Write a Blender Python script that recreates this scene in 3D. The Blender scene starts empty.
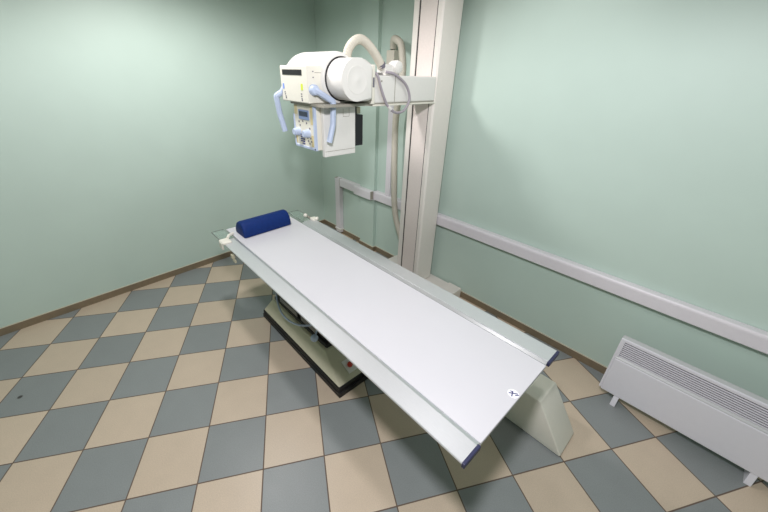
import bpy, bmesh, math
from mathutils import Vector, Matrix

SC = bpy.context.scene
COL = SC.collection
PI = math.pi

# ------------------------------------------------------------------ materials
def lin(c):
    c = c / 255.0
    return c / 12.92 if c <= 0.04045 else ((c + 0.055) / 1.055) ** 2.4

def rgb(r, g, b):
    return (lin(r), lin(g), lin(b), 1.0)

def new_mat(name):
    m = bpy.data.materials.new(name)
    m.use_nodes = True
    nt = m.node_tree
    return m, nt, nt.nodes['Principled BSDF']

def mat(name, col, rough=0.5, metal=0.0, noise=0.04, nscale=40.0, bump=0.0, bscale=200.0, spec=0.5, coat=0.0, stretch=None):
    m, nt, b = new_mat(name)
    b.inputs['Roughness'].default_value = rough
    b.inputs['Metallic'].default_value = metal
    b.inputs['Specular IOR Level'].default_value = spec
    b.inputs['Coat Weight'].default_value = coat
    tc = nt.nodes.new('ShaderNodeTexCoord')
    src = tc.outputs['Object']
    if stretch:
        mp = nt.nodes.new('ShaderNodeMapping')
        mp.inputs['Scale'].default_value = stretch
        nt.links.new(src, mp.inputs['Vector'])
        src = mp.outputs['Vector']
    nz = nt.nodes.new('ShaderNodeTexNoise')
    nz.inputs['Scale'].default_value = nscale
    nz.inputs['Detail'].default_value = 4
    nt.links.new(src, nz.inputs['Vector'])
    mr = nt.nodes.new('ShaderNodeMapRange')
    mr.inputs['From Min'].default_value = 0.25
    mr.inputs['From Max'].default_value = 0.75
    mr.inputs['To Min'].default_value = 1 - noise
    mr.inputs['To Max'].default_value = 1 + noise
    nt.links.new(nz.outputs['Fac'], mr.inputs['Value'])
    mx = nt.nodes.new('ShaderNodeMix')
    mx.data_type = 'RGBA'
    mx.blend_type = 'MULTIPLY'
    mx.inputs[0].default_value = 1.0
    mx.inputs[6].default_value = col
    nt.links.new(mr.outputs['Result'], mx.inputs[7])
    nt.links.new(mx.outputs[2], b.inputs['Base Color'])
    if bump > 0:
        n2 = nt.nodes.new('ShaderNodeTexNoise')
        n2.inputs['Scale'].default_value = bscale
        n2.inputs['Detail'].default_value = 3
        nt.links.new(src, n2.inputs['Vector'])
        bp = nt.nodes.new('ShaderNodeBump')
        bp.inputs['Strength'].default_value = bump
        bp.inputs['Distance'].default_value = 0.002
        nt.links.new(n2.outputs['Fac'], bp.inputs['Height'])
        nt.links.new(bp.outputs['Normal'], b.inputs['Normal'])
    return m

def floor_material():
    m, nt, b = new_mat('checkered_tiles')
    N, L = nt.nodes, nt.links
    tc = N.new('ShaderNodeTexCoord')
    def dot(vec, off):
        d = N.new('ShaderNodeVectorMath'); d.operation = 'DOT_PRODUCT'
        L.new(tc.outputs['Object'], d.inputs[0]); d.inputs[1].default_value = vec
        a = N.new('ShaderNodeMath'); a.operation = 'ADD'; a.inputs[1].default_value = off
        L.new(d.outputs['Value'], a.inputs[0])
        return a.outputs[0]
    s = 0.333
    u = dot((0.4803 / s, 0.8771 / s, 0), 3.0694)
    v = dot((-0.8771 / s, 0.4803 / s, 0), 3.0118)
    def mth(op, a, bb=None, c=None):
        n = N.new('ShaderNodeMath'); n.operation = op
        for i, x in enumerate((a, bb, c)):
            if x is None: continue
            if isinstance(x, (int, float)): n.inputs[i].default_value = x
            else: L.new(x, n.inputs[i])
        return n.outputs[0]
    fu, fv = mth('FLOOR', u), mth('FLOOR', v)
    par = mth('FLOORED_MODULO', mth('ADD', fu, fv), 2.0)      # 1 = grey, 0 = beige
    def edge(x):
        f = mth('FRACT', x)
        return mth('MINIMUM', f, mth('SUBTRACT', 1.0, f))
    e = mth('MINIMUM', edge(u), edge(v))
    grout = N.new('ShaderNodeMapRange')
    grout.inputs['From Min'].default_value = 0.0075
    grout.inputs['From Max'].default_value = 0.0115
    L.new(e, grout.inputs['Value'])
    cmb = N.new('ShaderNodeCombineXYZ'); L.new(fu, cmb.inputs[0]); L.new(fv, cmb.inputs[1])
    wn = N.new('ShaderNodeTexWhiteNoise'); wn.noise_dimensions = '3D'; L.new(cmb.outputs[0], wn.inputs['Vector'])
    fine = N.new('ShaderNodeTexNoise'); fine.inputs['Scale'].default_value = 190; fine.inputs['Detail'].default_value = 3
    L.new(tc.outputs['Object'], fine.inputs['Vector'])
    big = N.new('ShaderNodeTexNoise'); big.inputs['Scale'].default_value = 9; big.inputs['Detail'].default_value = 5
    L.new(tc.outputs['Object'], big.inputs['Vector'])
    def mixc(fac, a, bb, mode='MIX'):
        x = N.new('ShaderNodeMix'); x.data_type = 'RGBA'; x.blend_type = mode
        if isinstance(fac, (int, float)): x.inputs[0].default_value = fac
        else: L.new(fac, x.inputs[0])
        for i, c in ((6, a), (7, bb)):
            if isinstance(c, tuple): x.inputs[i].default_value = c
            else: L.new(c, x.inputs[i])
        return x.outputs[2]
    tile = mixc(par, FLOOR_BEIGE, FLOOR_GREY)
    k = mth('MULTIPLY_ADD', wn.outputs['Value'], 0.08, 0.72)
    k = mth('ADD', k, mth('MULTIPLY', fine.outputs['Fac'], 0.36))
    k = mth('ADD', k, mth('MULTIPLY', big.outputs['Fac'], 0.12))
    tile = mixc(1.0, tile, k, 'MULTIPLY')
    col = mixc(grout.outputs['Result'], rgb(104, 88, 76), tile)
    # a small dark scuff on one grey tile near the left wall
    ds = N.new('ShaderNodeVectorMath'); ds.operation = 'DISTANCE'
    L.new(tc.outputs['Object'], ds.inputs[0]); ds.inputs[1].default_value = SCUFF
    sc = N.new('ShaderNodeMapRange'); sc.inputs['From Min'].default_value = 0.010; sc.inputs['From Max'].default_value = 0.017
    L.new(ds.outputs['Value'], sc.inputs['Value'])
    col = mixc(sc.outputs['Result'], rgb(60, 58, 56), col)
    L.new(col, b.inputs['Base Color'])
    rr = mth('MULTIPLY_ADD', big.outputs['Fac'], 0.12, 0.34)
    L.new(mth('ADD', rr, mth('MULTIPLY', mth('SUBTRACT', 1.0, grout.outputs['Result']), 0.4)), b.inputs['Roughness'])
    bp = N.new('ShaderNodeBump'); bp.inputs['Strength'].default_value = 0.35; bp.inputs['Distance'].default_value = 0.002
    L.new(mth('ADD', grout.outputs['Result'], mth('MULTIPLY', fine.outputs['Fac'], 0.05)), bp.inputs['Height'])
    L.new(bp.outputs['Normal'], b.inputs['Normal'])
    return m

FLOOR_BEIGE = rgb(203, 186, 164)
FLOOR_GREY = rgb(138, 143, 142)
SCUFF = (1.121, -3.193, 0.0)

M = {}
M['wall'] = mat('painted_wall', rgb(191, 210, 199), 0.5, noise=0.02, nscale=3, bump=0.06, bscale=60, spec=0.5)
M['ceiling'] = mat('ceiling_paint', rgb(196, 196, 190), 0.8, noise=0.02)
M['floor'] = floor_material()
M['base'] = mat('baseboard_tile', rgb(126, 112, 90), 0.4, noise=0.08, nscale=25)
M['seal'] = mat('baseboard_seal', rgb(196, 190, 170), 0.6)
M['trunk'] = mat('trunking_plastic', rgb(222, 218, 222), 0.42, noise=0.02)
M['seam'] = mat('dark_seam', rgb(52, 48, 46), 0.6)
M['seam2'] = mat('soft_seam', rgb(158, 154, 142), 0.6)
M['cream'] = mat('cream_enamel', rgb(228, 225, 212), 0.38, noise=0.015)
M['column'] = mat('column_enamel', rgb(234, 228, 220), 0.4, noise=0.015)
M['strip'] = mat('column_strip', rgb(230, 219, 212), 0.55, noise=0.03, nscale=60)
M['white'] = mat('white_enamel', rgb(228, 226, 220), 0.35, noise=0.01)
M['beige'] = mat('beige_enamel', rgb(205, 200, 174), 0.45, noise=0.03)
M['black'] = mat('black_rubber', rgb(27, 24, 24), 0.55, noise=0.1)
M['dark'] = mat('black_plate', rgb(26, 25, 30), 0.45)
M['board'] = mat('table_laminate', rgb(213, 212, 216), 0.28, noise=0.008, nscale=5)
M['alu'] = mat('brushed_aluminium', rgb(218, 219, 221), 0.44, metal=0.65, noise=0.05, nscale=30, stretch=(1, 30, 30))
M['groove'] = mat('groove_aluminium', rgb(205, 207, 208), 0.36, metal=0.7, noise=0.03)
M['acrylic'] = mat('clear_acrylic', rgb(232, 244, 238), 0.12, noise=0.01)
M['acrylic'].node_tree.nodes['Principled BSDF'].inputs['Transmission Weight'].default_value = 0.9
M['acrylic'].node_tree.nodes['Principled BSDF'].inputs['IOR'].default_value = 1.3
M['navy_cap'] = mat('navy_plastic', rgb(46, 48, 80), 0.45)
M['navy'] = mat('navy_vinyl', rgb(6, 42, 106), 0.62, noise=0.14, nscale=45, bump=0.35, bscale=160, spec=0.25)
M['blue'] = mat('pale_blue_plastic', rgb(186, 199, 222), 0.45)
M['paneldeco'] = mat('panel_foil', rgb(226, 222, 206), 0.5)
M['yellow_beige'] = mat('panel_border', rgb(214, 199, 152), 0.5)
M['lcd'] = mat('lcd_glass', rgb(46, 56, 78), 0.2)
M['lcdframe'] = mat('lcd_frame', rgb(132, 152, 190), 0.4)
M['ink'] = mat('grey_ink', rgb(110, 108, 118), 0.6)
M['inkblue'] = mat('blue_ink', rgb(48, 52, 120), 0.6)
M['lblue'] = mat('blue_sticker', rgb(128, 156, 226), 0.5)
M['lyellow'] = mat('yellow_sticker', rgb(214, 230, 62), 0.5)
M['hose'] = mat('hose_plastic', rgb(205, 199, 184), 0.5, noise=0.03)
M['cable'] = mat('grey_cable', rgb(160, 153, 160), 0.5)
M['paper'] = mat('sticker_paper', rgb(248, 248, 250), 0.5)
M['red'] = mat('red_button', rgb(196, 62, 42), 0.35)
M['heater'] = mat('heater_enamel', rgb(224, 223, 229), 0.4, noise=0.01)
M['heater2'] = mat('heater_side', rgb(196, 198, 198), 0.45, noise=0.01)
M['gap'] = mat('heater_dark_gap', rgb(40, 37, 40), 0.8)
M['clamp'] = mat('ivory_plastic', rgb(236, 232, 220), 0.4)
M['steel'] = mat('satin_steel', rgb(150, 150, 148), 0.4, metal=0.7)

# ------------------------------------------------------------------ mesh helpers
def obj(name, bm, m, parent=None, smooth=False, mats=None):
    me = bpy.data.meshes.new(name)
    bmesh.ops.recalc_face_normals(bm, faces=bm.faces)
    bm.to_mesh(me); bm.free()
    for x in (mats or [m]):
        me.materials.append(x)
    if smooth:
        for p in me.polygons: p.use_smooth = True
        try: me.set_sharp_from_angle(angle=math.radians(35))
        except Exception: pass
    o = bpy.data.objects.new(name, me)
    COL.objects.link(o)
    if parent:
        o.parent = parent
        o.location = -Vector(parent.location) if parent.parent is None and parent.type == 'EMPTY' else (0, 0, 0)
    return o

def tag(o, label=None, cat=None, group=None, kind=None):
    if label: o['label'] = label
    if cat: o['category'] = cat
    if group: o['group'] = group
    if kind: o['kind'] = kind
    return o

def thing(name, label, cat, loc, group=None):
    o = bpy.data.objects.new(name, None)
    COL.objects.link(o)
    o.location = loc
    o.empty_display_size = 0.1
    return tag(o, label, cat, group)

def box(bm, x0, x1, y0, y1, z0, z1, bev=0.0, seg=2, mi=0):
    vs = [bm.verts.new((x, y, z)) for x in (x0, x1) for y in (y0, y1) for z in (z0, z1)]
    fs = [bm.faces.new([vs[i] for i in f]) for f in
          ((0, 1, 3, 2), (4, 6, 7, 5), (0, 4, 5, 1), (2, 3, 7, 6), (0, 2, 6, 4), (1, 5, 7, 3))]
    for f in fs: f.material_index = mi
    if bev > 0:
        es = list({e for f in fs for e in f.edges})
        r = bmesh.ops.bevel(bm, geom=es, offset=bev, segments=seg, profile=0.5, affect='EDGES')
        for f in r['faces']: f.material_index = mi
    return bm

def B(*a, **k):
    return box(bmesh.new(), *a, **k)

def prism(bm, pts, axis, a, b, bev=0.0, seg=2, mi=0):
    """extrude a 2-D outline along axis ('x','y','z') from a to b"""
    def P(u, v, w):
        return {'x': (w, u, v), 'y': (u, w, v), 'z': (u, v, w)}[axis]
    A = [bm.verts.new(P(u, v, a)) for u, v in pts]
    Bv = [bm.verts.new(P(u, v, b)) for u, v in pts]
    n = len(pts)
    fs = [bm.faces.new(A), bm.faces.new(Bv[::-1])]
    for i in range(n):
        fs.append(bm.faces.new((A[i], Bv[i], Bv[(i + 1) % n], A[(i + 1) % n])))
    for f in fs: f.material_index = mi
    if bev > 0:
        es = list({e for f in fs for e in f.edges})
        bmesh.ops.bevel(bm, geom=es, offset=bev, segments=seg, profile=0.5, affect='EDGES')
    return bm

def lathe(bm, prof, origin, axis='x', n=48, mi=0):
    """prof: (along, radius)"""
    o = Vector(origin)
    A = {'x': Vector((1, 0, 0)), 'y': Vector((0, 1, 0)), 'z': Vector((0, 0, 1))}[axis]
    U = {'x': Vector((0, 1, 0)), 'y': Vector((0, 0, 1)), 'z': Vector((1, 0, 0))}[axis]
    V = A.cross(U)
    rings = []
    for t, r in prof:
        if r < 1e-6:
            rings.append([bm.verts.new(o + A * t)])
        else:
            rings.append([bm.verts.new(o + A * t + (U * math.cos(2 * PI * k / n) + V * math.sin(2 * PI * k / n)) * r) for k in range(n)])
    for a, b in zip(rings, rings[1:]):
        for k in range(n):
            k2 = (k + 1) % n
            if len(a) == 1 and len(b) == 1: continue
            if len(a) == 1: f = bm.faces.new((a[0], b[k2], b[k]))
            elif len(b) == 1: f = bm.faces.new((a[k], a[k2], b[0]))
            else: f = bm.faces.new((a[k], a[k2], b[k2], b[k]))
            f.material_index = mi
    if len(rings[0]) > 1: bm.faces.new(rings[0][::-1])
    if len(rings[-1]) > 1: bm.faces.new(rings[-1])
    return bm

def spline(pts, n=16):
    P = [Vector(p) for p in pts]
    P = [P[0] * 2 - P[1]] + P + [P[-1] * 2 - P[-2]]
    out = []
    for i in range(1, len(P) - 2):
        p0, p1, p2, p3 = P[i - 1:i + 3]
        for k in range(n):
            t = k / n
            out.append(0.5 * ((2 * p1) + (p2 - p0) * t + (2 * p0 - 5 * p1 + 4 * p2 - p3) * t * t + (3 * p1 - p0 - 3 * p2 + p3) * t ** 3))
    out.append(P[-2])
    return out

def resample(path, step):
    out = [path[0]]; acc = 0
    for a, b in zip(path, path[1:]):
        d = (b - a).length
        while acc + d >= step:
            t = (step - acc) / d
            a = a + (b - a) * t; out.append(a.copy()); d = (b - a).length; acc = 0
        acc += d
    return out

def tube(bm, path, rad, n=12):
    """rad: number or function of index"""
    prev = None; rings = []
    for i, p in enumerate(path):
        q0 = path[max(i - 1, 0)]; q1 = path[min(i + 1, len(path) - 1)]
        t = (q1 - q0).normalized()
        if prev is None:
            u = t.orthogonal().normalized()
        else:
            u = (prev - t * prev.dot(t)).normalized()
        prev = u
        v = t.cross(u)
        r = rad(i) if callable(rad) else rad
        rings.append([bm.verts.new(p + (u * math.cos(2 * PI * k / n) + v * math.sin(2 * PI * k / n)) * r) for k in range(n)])
    for a, b in zip(rings, rings[1:]):
        for k in range(n):
            bm.faces.new((a[k], a[(k + 1) % n], b[(k + 1) % n], b[k]))
    bm.faces.new(rings[0][::-1]); bm.faces.new(rings[-1])
    return bm

def hose(bm, pts, r, pitch=0.012):
    path = resample(spline(pts, 20), pitch / 4)
    return tube(bm, path, lambda i: r * (1.0 + (0.025 if i % 4 in (1, 2) else -0.025)), 14)

def ball(bm, c, r, n=16):
    m = bmesh.ops.create_uvsphere(bm, u_segments=n * 2, v_segments=n, radius=r)
    bmesh.ops.translate(bm, verts=m['verts'], vec=Vector(c))
    return bm

# ------------------------------------------------------------------ room shell
H = 2.90            # ceiling height
XR, YN = 6.6, -5.6  # far extents behind the camera
SL = 0.075          # the left wall is not quite square to the right one

tag(obj('floor', prism(bmesh.new(), [(-0.2, 0.2), (XR + .2, 0.2), (XR + .2, YN - .2), (-.2, YN - .2)], 'z', -0.1, 0), M['floor']), kind='structure')
tag(obj('ceiling', prism(bmesh.new(), [(-0.2, 0.2), (XR + .2, 0.2), (XR + .2, YN - .2), (-.2, YN - .2)], 'z', H, H + .1), M['ceiling']), kind='structure')
# right wall with its shallow pilaster
PX0, PX1, PD = 0.85, 1.09, 0.045
wb = prism(bmesh.new(), [(-0.15, 0.15), (-0.15, 0), (XR + .15, 0), (XR + .15, .15)], 'z', 0, H)
tag(obj('wall_right', wb, M['wall']), kind='structure')
tag(obj('trim_1', B(PX0, PX1, -PD, 0, 0, H), M['wall']), kind='structure')
tag(obj('wall_left', prism(bmesh.new(), [(0, 0), (-0.15, 0), (-SL * YN - 0.15, YN), (-SL * YN, YN)], 'z', 0, H), M['wall']), kind='structure')
tag(obj('wall_near', B(-0.2, XR + .15, YN - .15, YN, 0, H), M['wall']), kind='structure')
tag(obj('wall_far', B(XR, XR + .15, YN, 0, 0, H), M['wall']), kind='structure')
BT, BH = 0.012, 0.062
bb = bmesh.new()
out = [(0.012, 0), (PX0, 0), (PX0, -PD), (PX1, -PD), (PX1, 0), (XR, 0)]
inn = [(0.012, -BT), (PX0 - BT, -BT), (PX0 - BT, -PD - BT), (PX1 + BT, -PD - BT), (PX1 + BT, -BT), (XR, -BT)]
prism(bb, out + inn[::-1], 'z', 0, BH, mi=0)
inn2 = [(0.012, -BT * .9), (PX0 - BT * .9, -BT * .9), (PX0 - BT * .9, -PD - BT * .9), (PX1 + BT * .9, -PD - BT * .9), (PX1 + BT * .9, -BT * .9), (XR, -BT * .9)]
prism(bb, out + inn2[::-1], 'z', BH, BH + 0.004, mi=1)
tag(obj('baseboard_right', bb, None, mats=[M['base'], M['seal']]), kind='structure')
bb = bmesh.new()
prism(bb, [(0, 0), (-SL * YN, YN), (-SL * YN + BT, YN), (BT, 0)], 'z', 0, BH, mi=0)
prism(bb, [(0, 0), (-SL * YN, YN), (-SL * YN + BT * .9, YN), (BT * .9, 0)], 'z', BH, BH + .004, mi=1)
tag(obj('baseboard_left', bb, None, mats=[M['base'], M['seal']]), kind='structure')

# ------------------------------------------------------------------ cable trunking on the right wall
TZ0, TZ1, TD = 0.674, 0.772, 0.058
def trunk_run(bm, x0, x1, yw):
    prism(bm, [(yw, TZ0), (yw - TD, TZ0), (yw - TD, TZ1 - .012), (yw - TD + .008, TZ1), (yw, TZ1)], 'x', x0, x1, 0.003, 1)
# (runs sit against the wall face)
t = thing('cable_trunking', 'long grey-white cable trunking running along the right wall behind column and above heater', 'trunking', (3.2, 0, TZ0))
bm = bmesh.new(); trunk_run(bm, PX1 + .03, XR - .02, 0); obj('channel', bm, M['trunk'], t)
bm = bmesh.new()
box(bm, PX1 + .03, XR - .02, -TD - .0012, -TD + .001, TZ0 + .006, TZ1 - .018)
tag(obj('cover', bm, M['trunk'], t))
bm = bmesh.new(); box(bm, PX1 + .012, PX1 + .032, -TD - .003, 0, TZ0 - .002, TZ1 + .002, .002)
obj('joint_clip', bm, M['trunk'], t)

t = thing('cable_trunking', 'short trunking over the pilaster in the far corner, turning down to the floor', 'trunking', (0.42, 0, 0))
bm = bmesh.new(); trunk_run(bm, 0.45, PX0 - .005, 0); obj('channel', bm, M['trunk'], t)
bm = bmesh.new(); trunk_run(bm, PX0 - .055, PX1 + .010, -PD); obj('channel', bm, M['trunk'], t)
bm = B(0.365, 0.455, -TD, 0, 0.03, TZ1, .004); obj('drop_channel', bm, M['trunk'], t)
bm = B(0.355, 0.465, -TD - .012, -.001, 0.066, 0.088, .004); obj('end_cap', bm, M['white'], t)
bm = B(0.456, 0.463, -TD - .001, -.01, TZ0 + .01, TZ1 + .001); obj('joint_gap', bm, M['seam2'], t)
bm = B(0.364, 0.40, -TD - .0015, -.02, TZ1 - .004, TZ1 + .001); obj('joint_gap', bm, M['seam2'], t)
bm = B(PX1 + .002, PX1 + .012, -PD - TD - .001, -PD - .02, TZ0 + .01, TZ1 + .001); obj('joint_gap', bm, M['seam2'], t)

t = thing('cable_trunking', 'narrow vertical trunking rising from the wall trunking left of the column', 'trunking', (1.30, 0, TZ1))
obj('channel', B(1.262, 1.332, -.042, 0, TZ1 + .001, 1.985, .003), M['trunk'], t)
obj('outlet_box', B(1.265, 1.360, -.100, 0, 1.99, 2.125, .008), M['hose'], t)

for o in bpy.data.objects:
    if o.name.startswith('cable_trunking'): o.location.y -= .002

# corrugated hose from the outlet box, looping over and hanging behind the arm
bm = bmesh.new()
hose(bm, [(1.315, -.065, 2.133), (1.3165, -.067, 2.155), (1.365, -.11, 2.20), (1.43, -.135, 2.19), (1.475, -.14, 2.16), (1.50, -.14, 2.08), (1.515, -.14, 1.95), (1.485, -.14, 1.75),
          (1.462, -.14, 1.55), (1.47, -.14, 1.25), (1.485, -.14, 1.0), (1.50, -.14, .80), (1.53, -.14, .64), (1.58, -.14, .52), (1.63, -.14, .42), (1.66, -.14, .30), (1.665, -.14, .20), (1.665, -.14, .09)], 0.030, 0.016)
tag(obj('cable_hose', bm, M['hose'], smooth=True), 'beige corrugated hose hanging along the wall left of the white column', 'hose')

# ------------------------------------------------------------------ X-ray stand (column, arm, tube head)
S = thing('x_ray_stand', 'tall cream floor column carrying a horizontal arm with white x-ray tube head', 'x-ray machine', (1.88, -.19, 0))
cx0, cx1, cy0, cy1 = 1.745, 2.012, -.300, -.080
bm = bmesh.new()
prism(bm, [(cx0, cy1), (cx0, cy0), (1.794, cy0), (1.794, cy0 + .02), (1.967, cy0 + .02), (1.967, cy0), (cx1 - .012, cy0), (cx1, cy0 + .012), (cx1, cy1)], 'z', 0.1, H - .002)
obj('column', bm, M['column'], S)
bm = B(1.8085, 1.958, cy0 + .001, cy0 + .0185, .1, H - .002, .002); strip = obj('column_track_cover', bm, M['strip'], S)
bm = B(1.7942, 1.9668, cy0 + .004, cy0 + .0195, .1, H - .002); obj('track_slot', bm, M['seam'], S)
base = obj('floor_base', B(1.50, 2.34, -.26, -.014, 0, .088, .006), M['column'], S)
obj('end_block', B(2.21, 2.355, -.275, -.013, 0, .102, .006), M['column'], S)
obj('end_block', B(1.47, 1.62, -.275, -.013, 0, .102, .006), M['column'], S)

# arm
ax0, ax1 = 1.80, 2.018
AZ0, AZ1 = 1.766, 1.928
bm = B(ax0, ax1, -.93, -.305, AZ0, AZ1, .008); arm = obj('arm', bm, M['white'], S)
obj('arm_seam', B(ax1 - .002, ax1 + .0008, -.739, -.734, AZ0 + .004, AZ1 - .004), M['seam2'], arm)
obj('arm_ledge', B(ax0, ax1 + .002, -.93, -.30, 1.748, 1.759, .002), M['cream'], arm)
obj('ledge_groove', B(ax0 + .005, ax1 - .006, -.928, -.306, 1.758, 1.767), M['seam2'], arm)
obj('screw', lathe(bmesh.new(), [(0, .006), (.0015, .006), (.002, .004)], (ax1, -.86, 1.895), 'x', 12), M['seam2'], arm)
# vertical bracket at the arm's end
bm = B(1.80, ax1 + .012, -.955, -.925, 1.762, 1.985, .006); obj('arm_end_plate', bm, M['cream'], S)
obj('plate_slot', B(ax1 + .0115, ax1 + .013, -.947, -.933, 1.86, 1.915), M['ink'], S)
# cable fittings on top of the arm
bm = B(1.90, 1.985, -.80, -.70, AZ1, AZ1 + .065, .008); fit = obj('cable_fitting', bm, M['white'], S)
lathe_bm = lathe(bmesh.new(), [(0, 0), (0, .034), (.012, .040), (.055, .042), (.070, .036), (.078, .02), (.079, 0)], (1.93, -.69, 1.977), 'x', 32)
obj('cable_gland', lathe_bm, M['white'], fit, smooth=True)
obj('clip', B(1.93, 1.96, -.845, -.79, AZ1, AZ1 + .016, .003), M['steel'], fit)
bm = bmesh.new()
tube(bm, [Vector(p) for p in spline([(1.955, -.80, 1.975), (1.955, -.806, 1.984), (1.955, -.812, 1.993)], 4)], .028, 16)
obj('hose_collar', bm, M['ink'], fit, smooth=True)
# hose from tube housing to the arm fitting
bm = bmesh.new()
hose(bm, [(1.88, -1.035, 2.00), (1.89, -1.028, 2.060), (1.91, -1.00, 2.104), (1.92, -.955, 2.118), (1.93, -.905, 2.095), (1.945, -.85, 2.040), (1.955, -.80, 1.972)], .027, .012)
obj('tube_hose', bm, M['hose'], S, smooth=True)
# looped grey cable
bm = bmesh.new()
lp = [(2.0, -.915, 1.945), (2.03, -.907, 1.925), (2.035, -.875, 1.845), (2.035, -.825, 1.762), (2.04, -.775, 1.718), (2.04, -.715, 1.703), (2.04, -.650, 1.722), (2.04, -.610, 1.79), (2.035, -.648, 1.873), (2.03, -.752, 1.934), (2.0, -.815, 1.948)]
tube(bm, resample(spline(lp, 14), .008), .0085, 10)
cab = obj('looped_cable', bm, M['cable'], S, smooth=True)
bm = bmesh.new(); tube(bm, [Vector((2.037, -.812, 1.747)), Vector((2.039, -.788, 1.726))], .0105, 12)
obj('cable_tie', bm, M['white'], cab, smooth=True)
bm = bmesh.new(); tube(bm, resample(spline([(2.022, -.905, 1.92), (2.024, -.87, 1.84), (2.024, -.83, 1.775), (2.02, -.80, 1.752)], 10), .008), .006, 8)
obj('thin_cable', bm, M['hose'], S, smooth=True)

# tube housing: a lathe along x
TY, TZ = -1.10, 1.90
bm = lathe(bmesh.new(), [(1.335, 0), (1.337, .05), (1.35, .085), (1.385, .106), (1.425, .113), (1.435, .119), (1.455, .132), (1.49, .144), (1.54, .151), (1.86, .151), (1.895, .146), (1.908, .136), (1.912, .122)], (0, TY, TZ), 'x', 64)
for v in bm.verts:
    if v.co.z < 1.768: v.co.z = 1.768
hous = obj('tube_housing', bm, M['white'], S, smooth=True)
bm = lathe(bmesh.new(), [(1.908, .110), (1.908, .1235), (1.9165, .1235), (1.9165, .110)], (0, TY, TZ), 'x', 64)
obj('ring_gap', bm, M['dark'], hous, smooth=True)
# end cap: round on the operator side, squared off towards the arm
bm = bmesh.new()
r = .1155
pts = [(TY + math.cos(a) * r, TZ + math.sin(a) * r) for a in [PI / 2 + PI * k / 32 for k in range(33)]]
pts += [(TY + .10, TZ - r), (TY + .125, TZ - r + .012), (TY + .125, TZ + r - .045), (TY + .112, TZ + r - .026), (TY + .07, TZ + r - .006), (TY + .035, TZ + r - .001)]
prism(bm, pts, 'x', 1.914, 2.066, 0)
es = [e for e in bm.edges if all(abs(v.co.x - 2.066) < 1e-5 for v in e.verts)]
bmesh.ops.bevel(bm, geom=es, offset=.020, segments=5, profile=.5, affect='EDGES')
cap = obj('end_cap', bm, M['white'], S, smooth=True)
bm = lathe(bmesh.new(), [(2.064, .078), (2.0675, .076), (2.0677, .071), (2.0668, .068), (2.0668, .02), (2.069, .012), (2.069, 0)], (0, TY, TZ), 'x', 48)
obj('cap_disc', bm, M['white'], cap, smooth=True)
obj('mount_plate', B(1.63, 2.005, -1.305, -.93, 1.752, 1.767), M['seam2'], S)

# control box facing the operator
bm = bmesh.new()
prism(bm, [(-1.335, 1.768), (-1.335, 1.968), (-1.10, 1.972), (-1.10, 1.768)], 'x', 1.580, 1.898, .006, 3)
cb = obj('control_box', bm, M['cream'], S)
obj('display_window', B(1.612, 1.838, -1.3372, -1.334, 1.917, 1.946), M['dark'], cb)
obj('blue_label', B(1.604, 1.622, -1.3368, -1.334, 1.838, 1.868), M['lblue'], cb)
obj('yellow_label', B(1.822, 1.842, -1.3368, -1.334, 1.838, 1.872), M['lyellow'], cb)
for x0, z0 in ((1.620, 1.816), (1.622, 1.805), (1.628, 1.793), (1.630, 1.784), (1.818, 1.814), (1.818, 1.801), (1.820, 1.788), (1.822, 1.780)):
    obj('printed_mark', B(x0, x0 + .012, -1.3366, -1.334, z0, z0 + .006), M['ink'], cb)
for y0, z0 in ((-1.30, 1.935), (-1.30, 1.905)):
    obj('screw_cover', B(1.8965, 1.8992, y0, y0 + .008, z0, z0 + .006), M['ink'], cb)
obj('panel_line', B(1.8965, 1.8988, -1.285, -1.19, 1.931, 1.934), M['seam2'], cb)

# two pale-blue handles
def handle(pts, boss, bossaxis, r=.0185):
    bm = bmesh.new()
    P = [Vector(p) for p in pts]
    path = [P[0]]
    for i in range(1, len(P) - 1):       # crisp but rounded elbows
        a = P[i] + (P[i - 1] - P[i]).normalized() * .009
        b = P[i] + (P[i + 1] - P[i]).normalized() * .009
        for k in range(5):
            t = k / 4
            path.append(a * (1 - t) ** 2 + P[i] * 2 * t * (1 - t) + b * t * t)
    path.append(P[-1])
    tube(bm, path, r, 8)
    h = obj('handle', bm, M['blue'], S, smooth=True)
    b2 = lathe(bmesh.new(), [(0, .031), (.022, .030), (.032, .024), (.036, .012), (.036, 0)], boss, 'x', 24)
    if bossaxis < 0:
        for v in b2.verts: v.co.x = 2 * boss[0] - v.co.x
    obj('handle_boss', b2, M['blue'], h, smooth=True)
handle([(1.918, -1.305, 1.845), (1.955, -1.198, 1.779), (1.955, -1.206, 1.650), (1.955, -1.238, 1.545)], (1.897, -1.300, 1.842), 1)
handle([(1.580, -1.320, 1.822), (1.552, -1.362, 1.792), (1.556, -1.352, 1.690), (1.580, -1.335, 1.573)], (1.594, -1.310, 1.825), -1)

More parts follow.
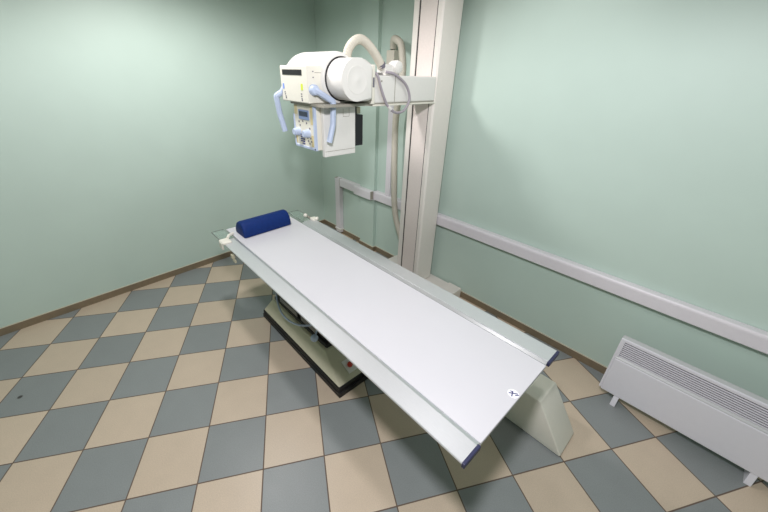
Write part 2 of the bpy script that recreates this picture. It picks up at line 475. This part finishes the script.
# collimator with its operating panel
cf = -1.288
bm = B(1.626, 1.888, cf + .006, -1.02, 1.487, 1.752, .004); coll = obj('collimator', bm, M['cream'], S)
bm = B(1.636, 1.882, cf, cf + .007, 1.490, 1.748, .002); pan = obj('operating_panel', bm, M['paneldeco'], S)
bm = bmesh.new()
box(bm, 1.8640, 1.8870, cf - .006, cf + .02, 1.486, 1.750, .003)
box(bm, 1.6290, 1.6420, cf - .006, cf + .02, 1.486, 1.690, .003)
box(bm, 1.6290, 1.8860, cf - .006, cf + .02, 1.484, 1.500, .003)
obj('blue_frame', bm, M['blue'], pan)
obj('panel_border', B(1.6430, 1.6760, cf - .0012, cf, 1.690, 1.745), M['yellow_beige'], pan)
obj('panel_border', B(1.8310, 1.8630, cf - .0012, cf, 1.640, 1.745), M['yellow_beige'], pan)
obj('panel_border', B(1.6430, 1.6580, cf - .0012, cf, 1.510, 1.575), M['yellow_beige'], pan)
obj('panel_border', B(1.8310, 1.8630, cf - .0012, cf, 1.505, 1.575), M['yellow_beige'], pan)
obj('screen_bezel', B(1.6980, 1.8160, cf - .006, cf, 1.664, 1.722, .002), M['lcdframe'], pan)
obj('screen', B(1.7080, 1.8060, cf - .0075, cf - .005, 1.684, 1.712), M['lcd'], pan)
for kx in (1.682, 1.798):
    kb = lathe(bmesh.new(), [(0, .027), (-.012, .026), (-.025, .023), (-.038, .022), (-.042, .018), (-.042, 0)], (kx, cf, 1.583), 'y', 24)
    k = obj('knob', kb, M['blue'], pan, smooth=True)
bm = bmesh.new()
for i in range(3):
    for j in range(5):
        if (i, j) in ((0, 0), (2, 4)): continue
        box(bm, 1.701 + i * .018, 1.712 + i * .018, cf - .003, cf, 1.508 + j * .014, 1.516 + j * .014)
obj('button_grid', bm, M['inkblue'], pan)
bm = bmesh.new()
for x0, z0 in ((1.70, 1.642), (1.745, 1.648), (1.79, 1.640), (1.71, 1.62), (1.825, 1.61), (1.80, 1.53), (1.815, 1.515), (1.84, 1.53), (1.79, 1.55), (1.83, 1.55)):
    obj('panel_symbol', B(x0 - .014, x0 - .003, cf - .002, cf, z0, z0 + .010), M['ink'], pan)
# side cover towards the viewer
bm = B(1.893, 1.921, -1.252, -.998, 1.446, 1.746, .004); sc = obj('side_cover', bm, M['white'], S)
obj('cover_seam', B(1.9205, 1.9222, -1.248, -1.002, 1.480, 1.4825), M['seam2'], sc)
bm = bmesh.new()
for a in ((-1.10, -1.098, 1.688, 1.735), (-1.052, -1.050, 1.688, 1.735), (-1.10, -1.05, 1.686, 1.688)):
    box(bm, 1.9205, 1.9222, a[0], a[1], a[2], a[3])
obj('cover_seam', bm, M['seam2'], sc)
obj('light_window', B(1.70, 1.85, -1.25, -1.08, 1.478, 1.4875, .002), M['lcd'], sc)
bm = prism(bmesh.new(), [(-1.019, 1.488), (-.912, 1.488), (-.912, 1.688), (-.968, 1.688), (-.968, 1.748), (-1.019, 1.748)], 'x', 1.72, 1.898, .002, 1)
obj('black_back_plate', bm, M['dark'], S)
obj('latch', B(1.82, 1.890, -.966, -.925, 1.694, 1.736, .006), M['beige'], S)

# ------------------------------------------------------------------ patient table
TX0, TX1 = 1.004, 3.474
TT = 0.740
T = thing('x_ray_table', 'long white-topped x-ray examination table with aluminium rails on a beige base', 'table', (1.94, -1.25, 0))
bd = obj('tabletop', B(TX0 + .004, TX1 + .001, -1.6725, -1.1075, .718, .735, .002, 1), M['board'], T)
def rail(ya, yb, RX0):
    """ya outer edge, yb inner edge"""
    s = 1 if yb > ya else -1
    bm = bmesh.new()
    pts = [(ya + s * .004, .729), (ya, .732), (ya, .737), (ya + s * .003, TT), (yb - s * .001, TT), (yb, TT - .0005), (yb, .722)]
    prism(bm, pts, 'x', RX0, TX1 - .004)
    rl = obj('side_rail', bm, M['alu'], T)
    bm = prism(bmesh.new(), [(yb + s * .0002, .722), (yb + s * .0002, .7375), (yb + s * .003, .7370), (yb + s * .0220, .7310), (yb + s * .0220, .722)], 'x', RX0, TX1 - .004)
    obj('edge_groove', bm, M['groove'], rl)
    bm = B(TX0, RX0 - .002, min(ya, yb), max(ya, yb), .7335, TT - .001, .001, 1)
    tag(obj('clear_end_plate', bm, M['acrylic'], rl), 'clear plastic plate at the head end of the rail')
    bm = bmesh.new()
    for (xa, xb, y0_, y1_) in ((TX0 - .004, TX0, min(ya, yb), max(ya, yb)), (TX0 - .004, RX0 - .002, ya - .002, ya + .002)):
        box(bm, xa, xb, y0_, y1_, .733, TT - .0005)
    obj('plate_edge', bm, M['steel'], rl)
    bm = B(TX1 - .005, TX1 + .009, min(ya, yb + s * .008) , max(ya, yb + s * .008), .716, TT + .0012, .003)
    tag(obj('end_cap', bm, M['navy_cap'], rl), 'navy plastic end cap')
    return rl
r1 = rail(-1.790, -1.694, 1.222)
r2 = rail(-.972, -1.080, 1.285)
# clamps that ride on the rails
bm = B(1.215, 1.300, -1.808, -1.735, .735, .757, .008); box(bm, 1.225, 1.285, -1.812, -1.796, .690, .75, .005)
cl = obj('rail_clamp', bm, M['clamp'], r1)
obj('clamp_lever', tube(bmesh.new(), spline([(1.235, -1.745, .757), (1.20, -1.715, .762), (1.175, -1.675, .757)], 6), .011, 10), M['clamp'], cl, smooth=True)
bm = bmesh.new(); box(bm, 1.395, 1.425, -1.796, -1.770, .665, .702, .006); box(bm, 1.41, 1.455, -1.79, -1.775, .640, .668, .006)
obj('hanging_clip', bm, M['beige'], r1)
bm = B(1.27, 1.335, -1.01, -.955, .738, .757, .008); ball(bm, (1.325, -.967, .752), .018, 8)
cl = obj('rail_clamp', bm, M['clamp'], r2)
bm = ball(bmesh.new(), (1.205, -1.012, .757), .019, 10); obj('clamp_knob', bm, M['clamp'], cl, smooth=True)
obj('clamp_arm', B(1.212, 1.275, -1.004, -.985, .739, .750, .003), M['seam2'], cl)
# sticker near the foot end
sx, sy, sz = 3.448, -1.376, .7351
bm = lathe(bmesh.new(), [(0, .024), (.0006, .024)], (sx, sy, sz), 'z', 32)
st = tag(obj('round_sticker', bm, M['paper'], bd), 'white round sticker with a small dark blue mark')
bm = bmesh.new()
def stroke(u0, v0, u1, v1, w=.0048):
    a = Vector((sx, sy, sz + .0007)); d = Vector((u1 - u0, v1 - v0, 0)); n = Vector((-d.y, d.x, 0)).normalized() * w / 2
    q = [a + Vector((u0, v0, 0)) + n, a + Vector((u1, v1, 0)) + n, a + Vector((u1, v1, 0)) - n, a + Vector((u0, v0, 0)) - n]
    lo = [bm.verts.new(p) for p in q]; hi = [bm.verts.new(p + Vector((0, 0, .0005))) for p in q]
    bm.faces.new(lo[::-1]); bm.faces.new(hi)
    for i in range(4): bm.faces.new((lo[i], lo[(i + 1) % 4], hi[(i + 1) % 4], hi[i]))
stroke(-.016, -.010, .014, .012); stroke(.002, -.018, -.008, .010); stroke(.010, -.004, .020, .010, .004); stroke(-.008, .006, -.016, .004, .004)
obj('sticker_mark', bm, M['inkblue'], st)
# base
bx0, bx1, by0, by1 = 1.392, 2.480, -1.600, -.92
pb = B(bx0 - .006, bx1 + .030, by0 - .020, by1, 0, .040, .004); box(pb, bx0 - .002, bx1 + .018, by0 - .013, by1, .040, .076, .004)
obj('plinth', pb, M['black'], T)
bm = bmesh.new()
lo = [(bx0, by0 - .008, .074), (bx1 + .012, by0 - .008, .074), (bx1 + .012, by1, .074), (bx0, by1, .074)]
ridge = .165
hi = [(bx0 + .03, by0 + .066, ridge), (2.235, by0 + .066, ridge), (2.235, by1 - .06, ridge), (bx0 + .03, by1 - .06, ridge)]
va = [bm.verts.new(p) for p in lo]; vb = [bm.verts.new(p) for p in hi]
bm.faces.new(va[::-1]); bm.faces.new(vb)
for i in range(4): bm.faces.new((va[i], va[(i + 1) % 4], vb[(i + 1) % 4], vb[i]))
bmesh.ops.bevel(bm, geom=list(bm.edges), offset=.006, segments=2, profile=.5, affect='EDGES')
hood = obj('base_cover', bm, M['beige'], T)
obj('lift_bellows', B(1.46, 2.17, -1.49, -1.05, .150, .63, .02), M['black'], T)
bm = B(1.42, 2.215, -1.512, -1.0, .152, .190, .012); tag(obj('black_track', bm, M['black'], T))
bm = B(1.52, 1.80, -1.508, -1.495, .19, .23, .004); box(bm, 1.86, 2.08, -1.508, -1.495, .20, .24, .004)
obj('carriage_bracket', bm, M['steel'], T)
bm = B(1.30, 2.75, -1.64, -1.10, .62, .700, .006); obj('carriage', bm, M['steel'], T)
# pale blue release bar with ball knob
bm = bmesh.new()
bar = [(1.50, -1.47, .40), (1.495, -1.50, .33), (1.53, -1.535, .275), (1.63, -1.575, .25), (1.75, -1.605, .245), (1.87, -1.615, .262), (1.98, -1.602, .285), (2.06, -1.56, .305), (2.10, -1.49, .32)]
tube(bm, resample(spline(bar, 10), .012), .0075, 10)
rb = obj('release_bar', bm, M['blue'], T, smooth=True)
bm = ball(bmesh.new(), (2.180, -1.585, .285), .027, 12)
tube(bm, [Vector((2.180, -1.585, .285)), Vector((2.10, -1.485, .32))], .007, 8)
obj('ball_knob', bm, M['blue'], T, smooth=True)
# red emergency button on the sloping end of the base
ang = math.atan2(ridge - .074, bx1 - 2.235)
bm = bmesh.new(); box(bm, -.05, .05, -.04, .04, 0, .006, .002)
mt = Matrix.Translation((2.405, -1.450, .108)) @ Matrix.Rotation(ang, 4, 'Y')
bmesh.ops.transform(bm, matrix=mt, verts=bm.verts)
pl = obj('button_plate', bm, M['white'], hood)
bm = lathe(bmesh.new(), [(.005, .019), (.018, .019), (.022, .013), (.022, 0)], (0, 0, 0), 'z', 24)
bmesh.ops.transform(bm, matrix=mt, verts=bm.verts)
tag(obj('red_button', bm, M['red'], pl, smooth=True), 'red emergency button')

# blue bolster cushion on the table head
bm = bmesh.new()
prof = []
for a, z in [(-.100, .004), (-.096, .0), (.080, .0), (.090, .006), (.090, .03), (.078, .072), (.055, .103), (.022, .118), (-.020, .116), (-.058, .096), (-.088, .058), (-.102, .025)]:
    prof.append((1.202 + a, .7353 + z))
nseg = 30; y0, y1 = -1.628, -1.195
rings = []
cxm = 1.196; czm = .7353 + .055
for k in range(nseg + 1):
    t = k / nseg; y = y0 + (y1 - y0) * t
    d = min(y - y0, y1 - y)
    f = 1.0 if d > .016 else 0.90 + .10 * math.sqrt(max(0, 1 - (1 - d / .016) ** 2))
    sk = -.022 * (t - .0)
    ring = []
    for (x, z) in prof:
        zz = czm + (z - czm) * f
        ring.append(bm.verts.new((cxm + (x - cxm) * f + sk, y, max(zz, .7353) if z > .7354 else .7353)))
    rings.append(ring)
n = len(prof)
for a, b in zip(rings, rings[1:]):
    for i in range(n): bm.faces.new((a[i], a[(i + 1) % n], b[(i + 1) % n], b[i]))
bm.faces.new(rings[0][::-1]); bm.faces.new(rings[-1])
bmesh.ops.bevel(bm, geom=[e for e in bm.edges if all(abs(v.co.y - y0) < 1e-5 for v in e.verts) or all(abs(v.co.y - y1) < 1e-5 for v in e.verts)], offset=.006, segments=2, profile=.5, affect='EDGES')
pil = tag(obj('bolster_cushion', bm, M['navy'], smooth=True), 'dark blue bolster cushion lying at the head of the white table', 'cushion')

# angled pedestal beneath the foot end
P = thing('floor_pedestal', 'beige slanted metal pedestal on the floor below the table foot end', 'pedestal', (3.35, -.82, 0))
bm = prism(bmesh.new(), [(2.95, .006), (3.655, .006), (3.660, .02), (3.474, .298), (2.95, .298)], 'y', -.905, -.690, .007, 3)
obj('housing', bm, M['cream'], P, smooth=True)
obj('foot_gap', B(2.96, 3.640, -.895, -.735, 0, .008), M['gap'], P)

# ------------------------------------------------------------------ convector heater
Hh = thing('convector_heater', 'white electric convector heater with slatted top standing on the floor below the trunking', 'heater', (4.09, -.21, 0))
hx0, hx1 = 3.643, 4.520
HB, HT = .078, .506
obj('casing', B(hx0, hx1, -.238, -.192, HB, HT - .002, .006), M['heater2'], Hh)
bm = bmesh.new()
box(bm, hx0, hx1, -.250, -.2375, HT - .022, HT, .004)          # top lip
box(bm, hx0, hx0 + .014, -.250, -.2375, HB, HT - .015, .003)   # side flanges
box(bm, hx1 - .014, hx1, -.250, -.2375, HB, HT - .015, .003)
obj('frame', bm, M['heater'], Hh)
obj('front_panel', B(hx0 + .014, hx1 - .014, -.260, -.238, HB - .003, .350, .005), M['heater'], Hh)
bm = prism(bmesh.new(), [(-.238, .347), (-.2555, .347), (-.2555, .356), (-.245, .368), (-.238, .368)], 'x', hx0 + .013, hx1 - .013)
obj('panel_step', bm, M['heater2'], Hh)
obj('grille_recess', B(hx0 + .014, hx1 - .014, -.2405, -.2378, .366, HT - .021), M['gap'], Hh)
bm = bmesh.new()
ns = 8
for i in range(ns):
    z = .375 + i * ((HT - .031 - .375) / (ns - 1))
    prism(bm, [(-.239, z - .0018), (-.2495, z - .0036), (-.2495, z + .0002), (-.239, z + .0014)], 'x', hx0 + .022, hx1 - .022)
box(bm, hx0 + .013, hx0 + .024, -.2505, -.239, .366, HT - .02)
box(bm, hx1 - .024, hx1 - .013, -.2505, -.239, .366, HT - .02)
obj('grille', bm, M['heater'], Hh)
for fx in (3.754, 4.404):
    bm = prism(bmesh.new(), [(-.276, 0), (-.276, .006), (-.256, .080), (-.205, .080), (-.185, .006), (-.175, .006), (-.175, 0)], 'x', fx - .015, fx + .015, .002, 1)
    obj('foot', bm, M['heater'], Hh)

# ------------------------------------------------------------------ lights
def area(name, loc, sx, sy, power, col, tgt=None):
    l = bpy.data.lights.new(name, 'AREA')
    l.shape = 'RECTANGLE'; l.size = sx; l.size_y = sy; l.energy = power; l.color = col
    o = bpy.data.objects.new(name, l); COL.objects.link(o); o.location = loc
    if tgt is not None:
        d = Vector(tgt) - Vector(loc)
        o.rotation_euler = d.to_track_quat('-Z', 'Y').to_euler()
    return o
def lamp(name, loc, rad, power, col, ang=165, blend=.45):
    l = bpy.data.lights.new(name, 'SPOT'); l.energy = power; l.shadow_soft_size = rad; l.color = col
    l.spot_size = math.radians(ang); l.spot_blend = blend
    o = bpy.data.objects.new(name, l); COL.objects.link(o); o.location = loc
LC = (1.0, .955, .985)
lamp('ceiling_lamp_near', (3.50, -2.42, 2.60), .11, 165, (.98, .955, 1.01), 178, .25)
lamp('ceiling_lamp_wall', (2.70, -.66, 2.80), .12, 18, LC, 165, .6)
lamp('ceiling_lamp_left', (1.32, -1.72, 2.75), .11, 82, (1.0, .96, .965), 170, .5)

w = bpy.data.worlds.new('world'); SC.world = w; w.use_nodes = True
w.node_tree.nodes['Background'].inputs[0].default_value = (.8, .9, 1, 1)
w.node_tree.nodes['Background'].inputs[1].default_value = 0.0

# ------------------------------------------------------------------ camera
cam = bpy.data.cameras.new('camera'); co = bpy.data.objects.new('camera', cam); COL.objects.link(co)
Rr, Ru, Rf = Vector((.6713, .7407, .0248)), Vector((-.3617, .2983, .8833)), Vector((-.6469, .6019, -.4682))
Rf.normalize(); Rr = (Rr - Rf * Rr.dot(Rf)).normalized(); Ru = Rr.cross(Rf)
m4 = Matrix.Identity(4)
for i in range(3):
    m4[i][0], m4[i][1], m4[i][2] = Rr[i], Ru[i], -Rf[i]
m4.translation = Vector((3.7438, -2.4929, 1.933))
co.matrix_world = m4
cam.sensor_fit = 'HORIZONTAL'; cam.sensor_width = 36
cam.lens = 331.5355 * 36 / 768
cam.shift_x = (384 - 373.843) / 768
cam.shift_y = (249.920 - 256) / 768
cam.clip_start = .02
SC.camera = co

SC.view_settings.view_transform = 'Standard'
SC.view_settings.look = 'None'
SC.view_settings.exposure = 0.0
SC.view_settings.gamma = 1.0
SC.view_settings.use_curve_mapping = False
